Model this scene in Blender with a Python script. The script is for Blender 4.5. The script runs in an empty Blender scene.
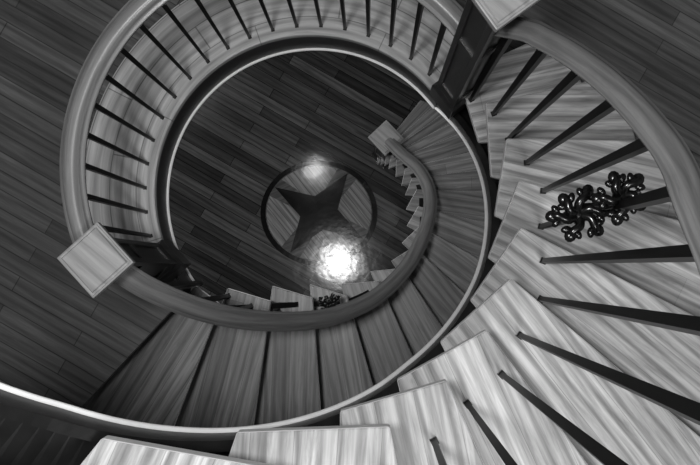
import bpy, bmesh, math, random
from mathutils import Vector, Matrix
random.seed(7)
scene = bpy.context.scene
COL = scene.collection
try:
    scene.view_settings.view_transform = 'Standard'
except Exception: pass

AX, AY = -0.27, 0.355          # stair axis
H2 = 3.4                        # upper floor level
RISE = 0.19
def rad(a): return math.radians(a)
def pol(r, a): return (AX + r*math.cos(rad(a)), AY + r*math.sin(rad(a)))

# ------------------------------------------------------------------ materials
def new_mat(name):
    m = bpy.data.materials.new(name); m.use_nodes = True
    nt = m.node_tree; b = nt.nodes['Principled BSDF']
    return m, nt, b
def g(v): return (v, v, v, 1)
def wood(name, lo, hi, gap, bw=1.2, rh=0.085, rot=0.0, rough=0.35, uv=False, grain=1.0, mortar=0.0025, spec=0.5, ripple=0):
    m, nt, b = new_mat(name)
    N = nt.nodes; L = nt.links
    tc = N.new('ShaderNodeTexCoord')
    mp = N.new('ShaderNodeMapping'); mp.inputs['Rotation'].default_value = (0, 0, rot)
    L.new(tc.outputs['UV' if uv else 'Object'], mp.inputs['Vector'])
    br = N.new('ShaderNodeTexBrick'); br.inputs['Scale'].default_value = 1
    br.offset = 0.37; br.offset_frequency = 2
    br.inputs['Brick Width'].default_value = bw; br.inputs['Row Height'].default_value = rh
    br.inputs['Mortar Size'].default_value = mortar; br.inputs['Mortar Smooth'].default_value = 0.2
    br.inputs['Color1'].default_value = g(lo); br.inputs['Color2'].default_value = g(hi)
    br.inputs['Mortar'].default_value = g(gap)
    L.new(mp.outputs[0], br.inputs['Vector'])
    m2 = N.new('ShaderNodeMapping'); m2.inputs['Scale'].default_value = (3.5, 55, 20)
    L.new(mp.outputs[0], m2.inputs['Vector'])
    no = N.new('ShaderNodeTexNoise'); no.inputs['Scale'].default_value = 1.0
    no.inputs['Detail'].default_value = 6; no.inputs['Roughness'].default_value = 0.65; no.inputs['Distortion'].default_value = 0.6
    L.new(m2.outputs[0], no.inputs['Vector'])
    cr = N.new('ShaderNodeValToRGB')
    cr.color_ramp.elements[0].position = 0.3; cr.color_ramp.elements[0].color = g(1-0.55*grain)
    cr.color_ramp.elements[1].position = 0.68; cr.color_ramp.elements[1].color = g(1.0)
    L.new(no.outputs['Fac'], cr.inputs[0])
    m3 = N.new('ShaderNodeMapping'); m3.inputs['Scale'].default_value = (1.2, 9, 5)
    L.new(mp.outputs[0], m3.inputs['Vector'])
    wv = N.new('ShaderNodeTexWave'); wv.wave_type = 'BANDS'; wv.bands_direction = 'Y'
    wv.inputs['Scale'].default_value = 0.7; wv.inputs['Distortion'].default_value = 9
    wv.inputs['Detail'].default_value = 3; wv.inputs['Detail Scale'].default_value = 0.6
    L.new(m3.outputs[0], wv.inputs['Vector'])
    c2 = N.new('ShaderNodeValToRGB')
    c2.color_ramp.elements[0].color = g(1-0.36*grain); c2.color_ramp.elements[1].color = g(1.0)
    c2.color_ramp.elements[1].position = 0.55
    L.new(wv.outputs['Fac'], c2.inputs[0])
    x1 = N.new('ShaderNodeMix'); x1.data_type = 'RGBA'; x1.blend_type = 'MULTIPLY'; x1.inputs[0].default_value = 1
    L.new(br.outputs['Color'], x1.inputs[6]); L.new(cr.outputs[0], x1.inputs[7])
    x2 = N.new('ShaderNodeMix'); x2.data_type = 'RGBA'; x2.blend_type = 'MULTIPLY'; x2.inputs[0].default_value = 1
    L.new(x1.outputs[2], x2.inputs[6]); L.new(c2.outputs[0], x2.inputs[7])
    L.new(x2.outputs[2], b.inputs['Base Color'])
    b.inputs['Roughness'].default_value = rough
    b.inputs['Specular IOR Level'].default_value = spec
    bp = N.new('ShaderNodeBump'); bp.inputs['Strength'].default_value = 0.25; bp.inputs['Distance'].default_value = 0.002
    L.new(no.outputs['Fac'], bp.inputs['Height'])
    if ripple:
        n2 = N.new('ShaderNodeTexNoise'); n2.inputs['Scale'].default_value = 9; n2.inputs['Detail'].default_value = 2
        L.new(mp.outputs[0], n2.inputs['Vector'])
        b2 = N.new('ShaderNodeBump'); b2.inputs['Strength'].default_value = 1; b2.inputs['Distance'].default_value = ripple
        L.new(n2.outputs['Fac'], b2.inputs['Height']); L.new(b2.outputs[0], bp.inputs['Normal'])
        bp.inputs['Strength'].default_value = 0.04
    L.new(bp.outputs[0], b.inputs['Normal'])
    return m
def plain(name, v, rough=0.5, var=0.25, spec=0.5, metal=0):
    m, nt, b = new_mat(name); N = nt.nodes; L = nt.links
    tc = N.new('ShaderNodeTexCoord')
    no = N.new('ShaderNodeTexNoise'); no.inputs['Scale'].default_value = 18; no.inputs['Detail'].default_value = 4
    L.new(tc.outputs['Object'], no.inputs['Vector'])
    cr = N.new('ShaderNodeValToRGB')
    cr.color_ramp.elements[0].position = .3; cr.color_ramp.elements[0].color = g(v*(1-var))
    cr.color_ramp.elements[1].position = .7; cr.color_ramp.elements[1].color = g(min(v*(1+var), .9))
    L.new(no.outputs['Fac'], cr.inputs[0]); L.new(cr.outputs[0], b.inputs['Base Color'])
    b.inputs['Roughness'].default_value = rough; b.inputs['Specular IOR Level'].default_value = spec
    b.inputs['Metallic'].default_value = metal
    return m

PR = rad(30)
RPL = .0009
GR = .11
GS = .32
M_ground = wood('ground_plank', .035, .14, .006, bw=1.1, rh=.085, rot=PR, rough=GR, ripple=RPL, spec=GS)
M_floor2 = wood('landing_plank', .08, .17, .05, bw=1.0, rh=.075, rot=PR, rough=.42, spec=.3, grain=.85)
M_border = wood('border_board', .56, .68, .28, bw=.55, rh=.12, uv=True, rough=.4, grain=.8)
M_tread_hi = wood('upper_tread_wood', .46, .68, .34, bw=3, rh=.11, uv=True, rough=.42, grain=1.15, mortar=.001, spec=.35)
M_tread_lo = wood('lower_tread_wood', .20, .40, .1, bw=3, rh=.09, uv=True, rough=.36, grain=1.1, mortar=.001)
M_end = plain('tread_end_wood', .82, .45, .08)
M_riser = plain('riser_wood', .09, .5)
M_string = plain('stringer_dark', .010, .4, .3, .3)
M_bead = plain('bead_light', .85, .3, .05)
M_rail = wood('handrail_wood', .27, .33, .2, bw=9, rh=9, uv=True, rough=.22, grain=.7)
M_newel = wood('newel_wood', .02, .04, .03, bw=9, rh=9, rough=.3, grain=.6)
M_cap = wood('newel_cap_wood', .36, .42, .3, bw=9, rh=9, rot=.7, rough=.35, grain=.6)
M_cap2 = plain('newel_cap_edge', .3, .35, .12)
M_bal = plain('baluster_black', .004, .4, .2, .2)
M_iron = plain('wrought_iron', .003, .22, .2, spec=.6)
M_wall = plain('wall_paint', .3, .8, .05)
M_star = wood('inlay_star', .003, .005, .006, bw=9, rh=9, rough=GR, grain=.4, ripple=RPL, spec=GS)
M_star2 = wood('inlay_star_half', .008, .012, .02, bw=9, rh=9, rough=GR, grain=.4, ripple=RPL, spec=GS)
M_field = wood('inlay_field', .12, .16, .08, bw=9, rh=.06, rot=-.4, rough=GR, ripple=RPL, spec=GS)
M_field2 = wood('inlay_wedge', .26, .34, .1, bw=9, rh=.06, rot=.9, rough=GR, ripple=RPL, spec=GS)
M_ring = wood('inlay_ring', .005, .008, .01, bw=9, rh=9, rough=GR, ripple=RPL, spec=GS)

# ------------------------------------------------------------------ helpers
def empty(name, loc=(0, 0, 0)):
    e = bpy.data.objects.new(name, None); e.location = loc; COL.objects.link(e)
    e.empty_display_size = .1
    return e
def finish(bm, name, mats, parent=None, smooth=False, bevel=0):
    me = bpy.data.meshes.new(name); bm.normal_update(); bm.to_mesh(me); bm.free()
    if not isinstance(mats, (list, tuple)): mats = [mats]
    for m in mats: me.materials.append(m)
    ob = bpy.data.objects.new(name, me); COL.objects.link(ob)
    if parent:
        ob.parent = parent
        ob.matrix_parent_inverse = Matrix.Translation(-Vector(parent.location))
    if smooth:
        for p in me.polygons: p.use_smooth = True
    if bevel:
        md = ob.modifiers.new('bevel', 'BEVEL'); md.width = bevel; md.segments = 2; md.limit_method = 'ANGLE'
    return ob
def prism(bm, poly, z0, z1, d=0.0, mt=0, ms=0, org=None):
    """poly: ccw or cw list of xy. d: grain direction (deg) for the uv."""
    uvl = bm.loops.layers.uv.verify()
    area = sum(poly[i][0]*poly[(i+1) % len(poly)][1]-poly[(i+1) % len(poly)][0]*poly[i][1] for i in range(len(poly)))
    if area < 0: poly = poly[::-1]
    lo = [bm.verts.new((x, y, z0)) for x, y in poly]
    hi = [bm.verts.new((x, y, z1)) for x, y in poly]
    fs = [bm.faces.new(hi), bm.faces.new(lo[::-1])]
    fs[0].material_index = mt; fs[1].material_index = ms
    n = len(poly)
    for i in range(n):
        f = bm.faces.new((lo[i], lo[(i+1) % n], hi[(i+1) % n], hi[i])); f.material_index = ms; fs.append(f)
    c, s = math.cos(rad(d)), math.sin(rad(d)); ox, oy = random.random()*5, random.random()*5
    for f in fs:
        for l in f.loops:
            x, y, z = l.vert.co
            l[uvl].uv = (x*c+y*s+ox, -x*s+y*c+oy+z*.3)
    return fs
def box(bm, cx, cy, z0, z1, w, h=None, rot=0, mt=0, taper=1.0, shift=(0, 0)):
    h = h or w
    c, s = math.cos(rot), math.sin(rot)
    def ring(z, k, dx=0, dy=0):
        return [bm.verts.new((cx+dx+(x*w/2*k)*c-(y*h/2*k)*s, cy+dy+(x*w/2*k)*s+(y*h/2*k)*c, z)) for x, y in ((-1, -1), (1, -1), (1, 1), (-1, 1))]
    a = ring(z0, 1); b = ring(z1, taper, *shift)
    fs = [bm.faces.new(a[::-1]), bm.faces.new(b)]
    for i in range(4): fs.append(bm.faces.new((a[i], a[(i+1) % 4], b[(i+1) % 4], b[i])))
    for f in fs: f.material_index = mt
def sweep(bm, path, prof, mi=0, close_prof=True, smooth=True):
    uvl = bm.loops.layers.uv.verify()
    rings = []; acc = 0; us = []
    n = len(path)
    for i, p in enumerate(path):
        a = path[max(i-1, 0)]; b = path[min(i+1, n-1)]
        t = Vector((b[0]-a[0], b[1]-a[1], 0)).normalized()
        lat = Vector((t.y, -t.x, 0))
        rings.append([bm.verts.new((p[0]+lat.x*u, p[1]+lat.y*u, p[2]+v)) for u, v in prof])
        if i: acc += (Vector(p)-Vector(path[i-1])).length
        us.append(acc)
    m = len(prof)
    vs = [0]
    for j in range(m): vs.append(vs[-1]+math.dist(prof[j], prof[(j+1) % m]))
    for i in range(n-1):
        for j in range(m if close_prof else m-1):
            k = (j+1) % m
            f = bm.faces.new((rings[i][j], rings[i+1][j], rings[i+1][k], rings[i][k])); f.material_index = mi; f.smooth = smooth
            uu = [(us[i], vs[j]), (us[i+1], vs[j]), (us[i+1], vs[j+1]), (us[i], vs[j+1])]
            for l, q in zip(f.loops, uu): l[uvl].uv = q
    if close_prof:
        for r in (rings[0], rings[-1][::-1]):
            f = bm.faces.new(r); f.material_index = mi
    bmesh.ops.recalc_face_normals(bm, faces=bm.faces)
def crom(pts, n=10):
    out = []
    P = [Vector(p) for p in pts]; P = [2*P[0]-P[1]]+P+[2*P[-1]-P[-2]]
    for i in range(1, len(P)-2):
        for k in range(n):
            t = k/n
            a, b, c, d = P[i-1:i+3]
            out.append(.5*((2*b)+(-a+c)*t+(2*a-5*b+4*c-d)*t*t+(-a+3*b-3*c+d)*t**3))
    out.append(P[-2]); return out
def interp(path, s):
    L = [0]
    for i in range(1, len(path)): L.append(L[-1]+(Vector(path[i]).xy-Vector(path[i-1]).xy).length)
    t = s*L[-1]
    for i in range(1, len(path)):
        if L[i] >= t:
            k = (t-L[i-1])/max(L[i]-L[i-1], 1e-6)
            return Vector(path[i-1]).lerp(Vector(path[i]), k)
    return Vector(path[-1])
# moulded handrail profile (u lateral, v up)
def railprof(w, h):
    pts = [(-.36, -1), (.36, -1), (.36, -.72), (.5, -.6), (.5, -.25), (.38, -.38), (.35, -.05), (.32, .10), (.2, .24), (.08, .3), (-.08, .3), (-.2, .24), (-.32, .10), (-.35, -.05), (-.38, -.38), (-.5, -.25), (-.5, -.6), (-.36, -.72)]
    return [(u*w, v*h*.8) for u, v in pts]
def circ(r, n=8): return [(r*math.cos(2*math.pi*i/n), r*math.sin(2*math.pi*i/n)) for i in range(n)]
def baluster(bm, x, y, z0, z1, rot, wt=.026, wb=.016):
    box(bm, x, y, z0, z0+.012, wb*1.35, rot=rot)
    box(bm, x, y, z0+.012, z1, wb, rot=rot, taper=wt/wb)

# ------------------------------------------------------------------ lower flight layout
LN = [(-.984, -.228, 227), (-.794, -.287, 249), (-.546, -.291, 262), (-.32, -.288, 274), (-.115, -.284, 286), (.08, -.2, 294),
      (.242, -.118, 304), (.35, .03, 317), (.42, .19, 331), (.442, .363, 346), (.45, .52, 358), (.43, .64, 367), (.39, .75, 374),
      (.33, .86, 382), (.29, .93, 389), (.25, .98, 396), (.21, 1.03, 403), (.16, 1.07, 411)]
LR = H2/18
def llen(k):
    return [1.3, 1.05, .95, .95, .95, .95, .95, .85, .78, .72, .68, .66, .64, .62, .6, .56, .5, .44][k]
def lpt(k, e):
    x, y, a = LN[k]; return (x+math.cos(rad(a))*e, y+math.sin(rad(a))*e)
st_lo = empty('curved_staircase')
bm = bmesh.new(); br_ = bmesh.new()
for k in range(1, 18):
    z = H2-LR*k
    a = LN[k][2]
    fx, fy = math.cos(rad(a+90))*.025, math.sin(rad(a+90))*.025
    p1, p2 = lpt(k, -.14), lpt(k, llen(k)); q1, q2 = lpt(k-1, -.21), lpt(k-1, llen(k-1))
    poly = [(p1[0]+fx, p1[1]+fy), (p2[0]+fx, p2[1]+fy), q2, q1]
    prism(bm, poly, z-.035, z, d=(a+LN[k-1][2])/2, mt=0, ms=1)
    r1 = lpt(k, -.10); s1 = lpt(k-1, -.12)
    prism(br_, [r1, p2, q2, s1], z-LR-.03 if k < 17 else 0, z-.035)
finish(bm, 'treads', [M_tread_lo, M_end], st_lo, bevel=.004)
finish(br_, 'risers', M_riser, st_lo)
path = crom([(*lpt(k, -.11), H2-LR*k-.05) for k in range(18)], 4)
bm = bmesh.new(); sweep(bm, [(p.x, p.y, max(p.z, .26)) for p in path], [(-.012, 0), (.015, 0), (.015, -.24), (-.012, -.24)], smooth=False)
finish(bm, 'stringer', M_string, st_lo)
bm = bmesh.new(); sweep(bm, [(p.x, p.y, max(p.z, .26)-.24) for p in path], circ(.014))
finish(bm, 'stringer_bead', M_riser, st_lo)
bm = bmesh.new()
sweep(bm, [(*lpt(k, llen(k)+.01), 0) for k in range(14)], [(0, 0), (.02, 0), (.02, H2-.2), (0, H2-.2)], smooth=False)
finish(bm, 'stairwell_wall', M_wall, st_lo)  # curved stairwell wall, unseen from the camera, parented to the stairs

RP = [(-.907, .023, 2.86), (-.805, -.073, 3.04), (-.666, -.156, 3.25), (-.505, -.209, 3.48), (-.323, -.232, 3.78), (-.151, -.214, 4.05), (.047, -.127, 4.38),
      (.224, .046, 4.77), (.346, .278, 5.15), (.386, .49, 5.45), (.335, .683, 5.71), (.209, .849, 6.0), (.11, .98, 6.2)]
rp = crom([(x, y, 7.2-d) for x, y, d in RP], 8)
bal_lo = empty('stair_balustrade')
bm = bmesh.new(); sweep(bm, rp, railprof(.088, .06)); finish(bm, 'handrail', M_rail, bal_lo)
def side(px, py, k):
    x, y, a = LN[k]
    return math.cos(rad(a))*(py-y)-math.sin(rad(a))*(px-x)
bm = bmesh.new()
NB = 19
for i in range(1, NB):
    p = interp(rp, i/NB)
    lv = 0
    for k in range(18):
        if side(p.x, p.y, k) > -.02: lv = k+1
    zb = max(H2-LR*lv, 0)
    if p.z-zb > 1.25: zb = p.z-1.0
    baluster(bm, p.x, p.y, zb, p.z-.04, rad(30), .026, .018)
finish(bm, 'balusters', M_bal, bal_lo)

# ------------------------------------------------------------------ upper flight
st_up = empty('curved_staircase')
bm = bmesh.new(); br_ = bmesh.new()
TB = [37, 24, 11, -2, -15, -28, -41, -54, -67, -86, -106, -124, -136, -148, -160]
NT = 14
def thb(i): return TB[i-1]
def rin(a):
    if a > -105: return .765
    if a > -118: return .765+(-105-a)*.005
    return 1.05
def rout(i): return [.47, .56, .68, .76, .90, 1.05, 1.2][min(i, 7)-1]
for i in range(1, NT+1):
    tb = thb(i); ta = thb(i+1)-(9 if i < 11 else 4); z = H2+RISE*i
    b = pol(rin(tb)+.047+(.08 if i == 11 else 0), tb); a = pol(rin(ta), ta)
    d1 = tb-12; d2 = ta-14
    Lo = rout(i)
    o1 = (b[0]+Lo*math.cos(rad(d1)), b[1]+Lo*math.sin(rad(d1)))
    Lq = rout(i+1)
    o2 = (a[0]+Lq*math.cos(rad(d2)), a[1]+Lq*math.sin(rad(d2)))
    prism(bm, [b, o1, o2, a], z-.045, z, d=(d1+d2)/2, mt=0, ms=1)
    n = (math.cos(rad(d1-90))*.025, math.sin(rad(d1-90))*.025)
    pitch = tb-thb(i+1)
    b2 = pol(rin(tb)+.15, tb-2); c2 = pol(rin(tb)+.15, tb-pitch-1)
    if i >= 11: b2 = pol(1.15, tb-2); c2 = pol(1.15, tb-pitch-1)
    e2 = (c2[0]+(Lq-.1)*math.cos(rad(d1-pitch)), c2[1]+(Lq-.1)*math.sin(rad(d1-pitch)))
    o1b = (o1[0]-.02*math.cos(rad(d1))+n[0], o1[1]-.02*math.sin(rad(d1))+n[1])
    prism(br_, [(b2[0]+n[0], b2[1]+n[1]), o1b, e2, c2], z-RISE, z-.045)
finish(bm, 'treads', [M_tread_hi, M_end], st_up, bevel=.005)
finish(br_, 'risers', M_riser, st_up)
def zl(a):
    for i in range(len(TB)-1):
        if a >= TB[i+1]: return H2+RISE*(i+(TB[i]-a)/(TB[i]-TB[i+1]))
    return H2+RISE*14
def rs(a): return .735+min(max((30-a)/60, 0), 1)*.03+max(0, (-60-a))*.0009
angs = [37-k*2 for k in range(0, 93)]
bm = bmesh.new(); sweep(bm, [(*pol(rs(a), a), zl(a)) for a in angs], [(-.0, -.16), (-.03, -.16), (-.03, -.27), (0, -.27)], smooth=False)
finish(bm, 'stringer', M_string, st_up)
bm = bmesh.new(); sweep(bm, [(*pol(rs(a)-.004, a), zl(a)-.27) for a in angs], circ(.009))
finish(bm, 'stringer_bead', M_bead, st_up)
bm = bmesh.new(); sweep(bm, [(*pol(rs(a), a), zl(a)) for a in angs], [(-.03, -.25), (-.52, -.25), (-.52, -.28), (-.03, -.28)], smooth=False)
finish(bm, 'soffit', M_string, st_up)

bal_up = empty('stair_balustrade')
def br(a): return .80+.11*min(max((28-a)/36, 0), 1)+max(0, min(-15-a, 20))*.0012
def zr(a): return 7.2-(2.32-.0215*(20.5-a))+.0045*max(0, min(-16-a, 18))
nx, ny = .37, .79
rpath = crom([(nx, ny, zr(36))]+[(*pol(br(a), a), zr(a)) for a in range(26, -74, -4)], 4)
bm = bmesh.new(); sweep(bm, rpath, railprof(.08, .06)); finish(bm, 'handrail', M_rail, bal_up)
bm = bmesh.new()
a = 28.5
while a > -70:
    x, y = pol(br(a), a); lv = 0
    for i in range(1, NT+1):
        if abs(thb(i)-a) > 50: continue
        b = pol(.81, thb(i)); d1 = rad(thb(i)-12)
        if math.cos(d1)*(y-b[1])-math.sin(d1)*(x-b[0]) < 0.012: lv = i
    baluster(bm, x, y, H2+RISE*lv, zr(a)-.04, rad(a), .026, .015)
    a -= 8.2
finish(bm, 'balusters', M_bal, bal_up)

# ------------------------------------------------------------------ landing balustrade
bal_ld = empty('landing_balustrade')
arc = [(*pol(.757, a), H2+.95) for a in [34+k*2 for k in range(0, 87)]]
bm = bmesh.new(); sweep(bm, arc, railprof(.084, .06)); finish(bm, 'handrail', M_rail, bal_ld)
bm = bmesh.new()
for k in range(19):
    aa = 45+k*8.35
    x, y = pol(.757, aa); baluster(bm, x, y, H2, H2+.91, rad(aa), .019, .012)
finish(bm, 'balusters', M_bal, bal_ld)

# ------------------------------------------------------------------ newel posts
def newel(x, y, z0, z1, w, rot, cap):
    e = empty('newel_post', (x, y, z0))
    bm = bmesh.new(); c, s = math.cos(rot), math.sin(rot)
    box(bm, x, y, z0, z0+.16, w*1.25, rot=rot)
    box(bm, x, y, z0+.16, z0+.185, w*1.25, rot=rot, taper=.8)
    zt = z1-.05
    box(bm, x, y, z0+.185, zt, w*.86, rot=rot)
    hw = w/2
    for sx, sy in ((-1, -1), (1, -1), (1, 1), (-1, 1)):
        lx, ly = sx*(hw-w*.09), sy*(hw-w*.09)
        box(bm, x+lx*c-ly*s, y+lx*s+ly*c, z0+.185, zt, w*.2, rot=rot)
    for za, zb in ((z0+.185, z0+.27), (z0+(z1-z0)*.62, z0+(z1-z0)*.62+.05), (zt-.09, zt)):
        box(bm, x, y, za, zb, w, rot=rot)
    finish(bm, 'post', M_newel, e, bevel=.002)
    bm = bmesh.new()
    box(bm, x, y, z1-.075, z1-.05, w, rot=rot, taper=1.25, mt=0)
    box(bm, x, y, z1-.05, z1-.03, cap*.86, rot=rot, taper=1.12)
    box(bm, x, y, z1-.03, z1, cap, rot=rot)
    finish(bm, 'cap_moulding', M_cap2, e, bevel=.003)
    bm = bmesh.new()
    box(bm, x, y, z1, z1+.006, cap*.93, rot=rot)
    box(bm, x, y, z1+.006, z1+.012, cap*.86, rot=rot, taper=.95)
    finish(bm, 'cap_top', M_cap, e)
    return e
newel(-.92, .033, H2, 7.2-2.78, .115, rad(42), .182)
newel(.11, .98, 0, 7.2-6.18, .12, rad(43), .19)
newel(nx, ny, H2, 7.2-2.33, .12, rad(36), .172)

# ------------------------------------------------------------------ floors
bm = bmesh.new(); prism(bm, [(-4.5, -4.5), (4.5, -4.5), (4.5, 4.5), (-4.5, 4.5)], -.1, 0)
finish(bm, 'floor', M_ground)

hole = []
for k in range(0, 61): hole.append(pol(.735, 37+k*3))
hole.append(lpt(0, -.17)); 
for k in range(0, 8): hole.append(lpt(k, llen(k)+.02))
for aa in range(-24, 27, 4): hole.append(pol(1.34+max(0, (0-aa))*.012, aa))
hole.append(pol(1.20, 28))
bm = bmesh.new()
def loop(pts, z):
    vs = [bm.verts.new((x, y, z)) for x, y in pts]
    return vs, [bm.edges.new((vs[i], vs[(i+1) % len(vs)])) for i in range(len(vs))]
sq = [(-4.5, -4.5), (4.5, -4.5), (4.5, 4.5), (-4.5, 4.5)]
v1, e1 = loop(hole, H2); v2, e2 = loop(sq, H2)
bmesh.ops.triangle_fill(bm, edges=e1+e2, use_beauty=True)
v3, e3 = loop(hole, H2-.2); v4, e4 = loop(sq, H2-.2)
bmesh.ops.triangle_fill(bm, edges=e3+e4, use_beauty=True)
n = len(hole)
for i in range(n):
    f = bm.faces.new((v1[i], v1[(i+1) % n], v3[(i+1) % n], v3[i])); f.material_index = 1
bmesh.ops.recalc_face_normals(bm, faces=bm.faces)
finish(bm, 'floor_upper', [M_floor2, M_string])

ld = empty('trim_landing_edge')
A2 = [37+k*2 for k in range(0, 90)]
bm = bmesh.new()
sweep(bm, [(*pol(.715, a), H2) for a in A2 if a < 200], [(.0, -.03), (.0, .006), (.006, .010), (.33, .010), (.33, -.03)], smooth=False)
finish(bm, 'border_board_curve', M_border, ld)
bm = bmesh.new(); sweep(bm, [(*pol(.728, a), H2) for a in A2], [(0, -.03), (.012, -.03), (.012, -.27), (0, -.27)], smooth=False)
finish(bm, 'fascia', M_string, ld)
bm = bmesh.new(); sweep(bm, [(*pol(.724, a), H2-.27) for a in A2], circ(.008))
finish(bm, 'fascia_bead', M_bead, ld)

bm = bmesh.new()
p, q = lpt(0, -.17), lpt(0, llen(0)); nn = (math.cos(rad(227-90)), math.sin(rad(227-90)))
prism(bm, [(p[0]-nn[0]*.025, p[1]-nn[1]*.025), (q[0]-nn[0]*.025, q[1]-nn[1]*.025), (q[0]+nn[0]*.06, q[1]+nn[1]*.06), (p[0]+nn[0]*.06, p[1]+nn[1]*.06)], H2-.035, H2+.004, d=227)
finish(bm, 'trim_landing_nosing', M_floor2)
bm = bmesh.new()
prism(bm, [p, q, (q[0]+nn[0]*.02, q[1]+nn[1]*.02), (p[0]+nn[0]*.02, p[1]+nn[1]*.02)], H2-LR-.03, H2-.035)
finish(bm, 'trim_landing_riser', M_riser)

for nme, poly in (('wall_west', [(-4.6, -4.6), (-4.5, -4.6), (-4.5, 4.6), (-4.6, 4.6)]), ('wall_east', [(4.5, -4.6), (4.6, -4.6), (4.6, 4.6), (4.5, 4.6)]),
                  ('wall_south', [(-4.5, -4.6), (4.5, -4.6), (4.5, -4.5), (-4.5, -4.5)]), ('wall_north', [(-4.5, 4.5), (4.5, 4.5), (4.5, 4.6), (-4.5, 4.6)])):
    bm = bmesh.new(); prism(bm, poly, 0, 8.5); finish(bm, nme, M_wall)

# ------------------------------------------------------------------ compass inlay
cx, cy = -.449, .492
comp = empty('compass_rose_inlay', (cx, cy, 0))
SY = .9
def cp(r, a): return (cx+r*math.cos(rad(a)), cy+r*SY*math.sin(rad(a)))
def flat(bm, pts, z):
    vs = [bm.verts.new((*p_, z)) for p_ in pts]; f = bm.faces.new(vs); f.normal_update()
    if f.normal.z < 0: f.normal_flip()
def disc(r1, z, mat, nm):
    bm = bmesh.new(); flat(bm, [cp(r1, i*5) for i in range(72)], z); finish(bm, nm, mat, comp)
disc(.505, .003, M_ring, 'outer_ring')
disc(.46, .006, M_field, 'field')
ROT = 57
bm = bmesh.new()
for k in range(4):
    a0 = ROT+90*k
    flat(bm, [cp(.10, a0+45)]+[cp(.452, a0+12+i*(66/8)) for i in range(9)], .009)
finish(bm, 'wedges', M_field2, comp)
bm = bmesh.new(); b2 = bmesh.new()
for k in range(4):
    a0 = ROT+90*k
    for B, sgn in ((bm, 1), (b2, -1)):
        flat(B, [cp(0, 0), cp(.452, a0), cp(.165, a0+45*sgn)], .012)
finish(bm, 'star_dark', M_star, comp); finish(b2, 'star_half', M_star2, comp)

# ------------------------------------------------------------------ wrought iron floral ornaments
def tube(pts, r0, name, parent, tip=.5):
    cu = bpy.data.curves.new(name, 'CURVE'); cu.dimensions = '3D'; cu.bevel_depth = r0; cu.bevel_resolution = 3; cu.use_fill_caps = True
    sp = cu.splines.new('POLY'); P = crom(pts, 6); sp.points.add(len(P)-1)
    for i, p in enumerate(P): sp.points[i].co = (*p, 1); sp.points[i].radius = 1-(1-tip)*i/(len(P)-1)
    cu.materials.append(M_iron)
    o = bpy.data.objects.new(name, cu); COL.objects.link(o); o.parent = parent
def blob(bm, c, rx, ry, rz, yaw=0, pitch=0):
    M = Matrix.Translation(c) @ Matrix.Rotation(yaw, 4, 'Z') @ Matrix.Rotation(pitch, 4, 'Y') @ Matrix.Diagonal((rx, ry, rz, 1))
    bmesh.ops.create_uvsphere(bm, u_segments=12, v_segments=8, radius=1, matrix=M)
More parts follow.
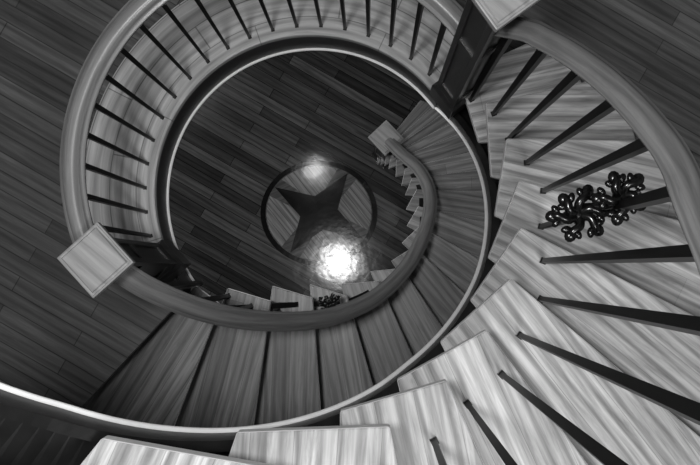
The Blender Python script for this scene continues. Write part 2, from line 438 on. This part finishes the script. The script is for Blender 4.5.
def ornament(loc, size, yaw, seed):
    rnd = random.Random(seed)
    e = empty('wrought_iron_flower_ornament', loc); e.rotation_euler = (0, 0, yaw)
    s = size
    tube([(-.75*s, -.12*s, -.5*s), (-.3*s, .05*s, -.2*s), (.2*s, -.03*s, .1*s), (.75*s, .1*s, .4*s)], .09*s, 'stem', e, .8)
    bm = bmesh.new()
    for ci, (ux, uy, uz, n, R) in enumerate(((-.38*s, -.08*s, -.2*s, 6, .5*s), (.42*s, .1*s, .25*s, 5, .44*s))):
        blob(bm, (ux, uy, uz+.03*s), .2*s, .2*s, .12*s)
        for k in range(n):
            a = 2*math.pi*k/n+ci*.5+rnd.uniform(-.15, .15); R2 = R*rnd.uniform(.8, 1.1)
            dx, dy = math.cos(a), math.sin(a); px, py = -dy, dx
            tip = (ux+dx*R2, uy+dy*R2, uz+.08*s)
            tube([(ux, uy, uz), (ux+dx*R2*.45+px*.09*s, uy+dy*R2*.45+py*.09*s, uz+.14*s), (ux+dx*R2*.85, uy+dy*R2*.85, uz+.15*s), tip], .10*s, 'arm_%d_%d' % (ci, k), e, .8)
            blob(bm, tip, .16*s, .13*s, .09*s, a)
            for sg in (-1, 1):
                blob(bm, (tip[0]-dx*.06*s+px*.13*s*sg, tip[1]-dy*.06*s+py*.13*s*sg, tip[2]+.01*s), .11*s, .075*s, .06*s, a+sg*.9)
    for f in bm.faces: f.smooth = True
    me = bpy.data.meshes.new('buds'); bm.to_mesh(me); bm.free(); me.materials.append(M_iron)
    o = bpy.data.objects.new('buds', me); COL.objects.link(o); o.parent = e
ornament((.572, .160, 7.2-2.1), .126, rad(12), 3)
ornament((-.215, -.165, 7.2-4.3), .065, rad(8), 5)

# ------------------------------------------------------------------ lights
def plight(name, loc, e, r):
    l = bpy.data.lights.new(name, 'POINT'); l.energy = e; l.shadow_soft_size = r
    o = bpy.data.objects.new(name, l); o.location = loc; COL.objects.link(o); return o
plight('pendant_lamp_light', (-.58, .13, 7.7), 260, .24)
plight('hall_lamp_and_fill_light', (-.68, 1.22, 3.0), 16, .12)
plight('hall_lamp_and_fill_light', (-2.3, 2.3, 2.8), 70, .15)  # fill added out of view under the slab to brighten the ground floor
plight('hall_lamp_and_fill_light', (-2.9, -.2, 2.8), 50, .15)  # second hidden fill, added for the ground floor's left side
al = bpy.data.lights.new('ceiling_light', 'AREA'); al.energy = 80; al.size = 1.0
ao = bpy.data.objects.new('ceiling_light', al); ao.location = (.9, -1.4, 8.3); COL.objects.link(ao)

w = bpy.data.worlds.new('World'); scene.world = w; w.use_nodes = True
w.node_tree.nodes['Background'].inputs[0].default_value = g(1); w.node_tree.nodes['Background'].inputs[1].default_value = .07

# ------------------------------------------------------------------ camera (looking straight down the well)
cam = bpy.data.cameras.new('camera'); co = bpy.data.objects.new('camera', cam); COL.objects.link(co)
co.location = (0, 0, 7.2); co.rotation_euler = (0, 0, 0)
cam.sensor_width = 36; cam.lens = 834/700*36; cam.shift_x = -.03; cam.shift_y = .0536; cam.clip_start = .02
scene.camera = co
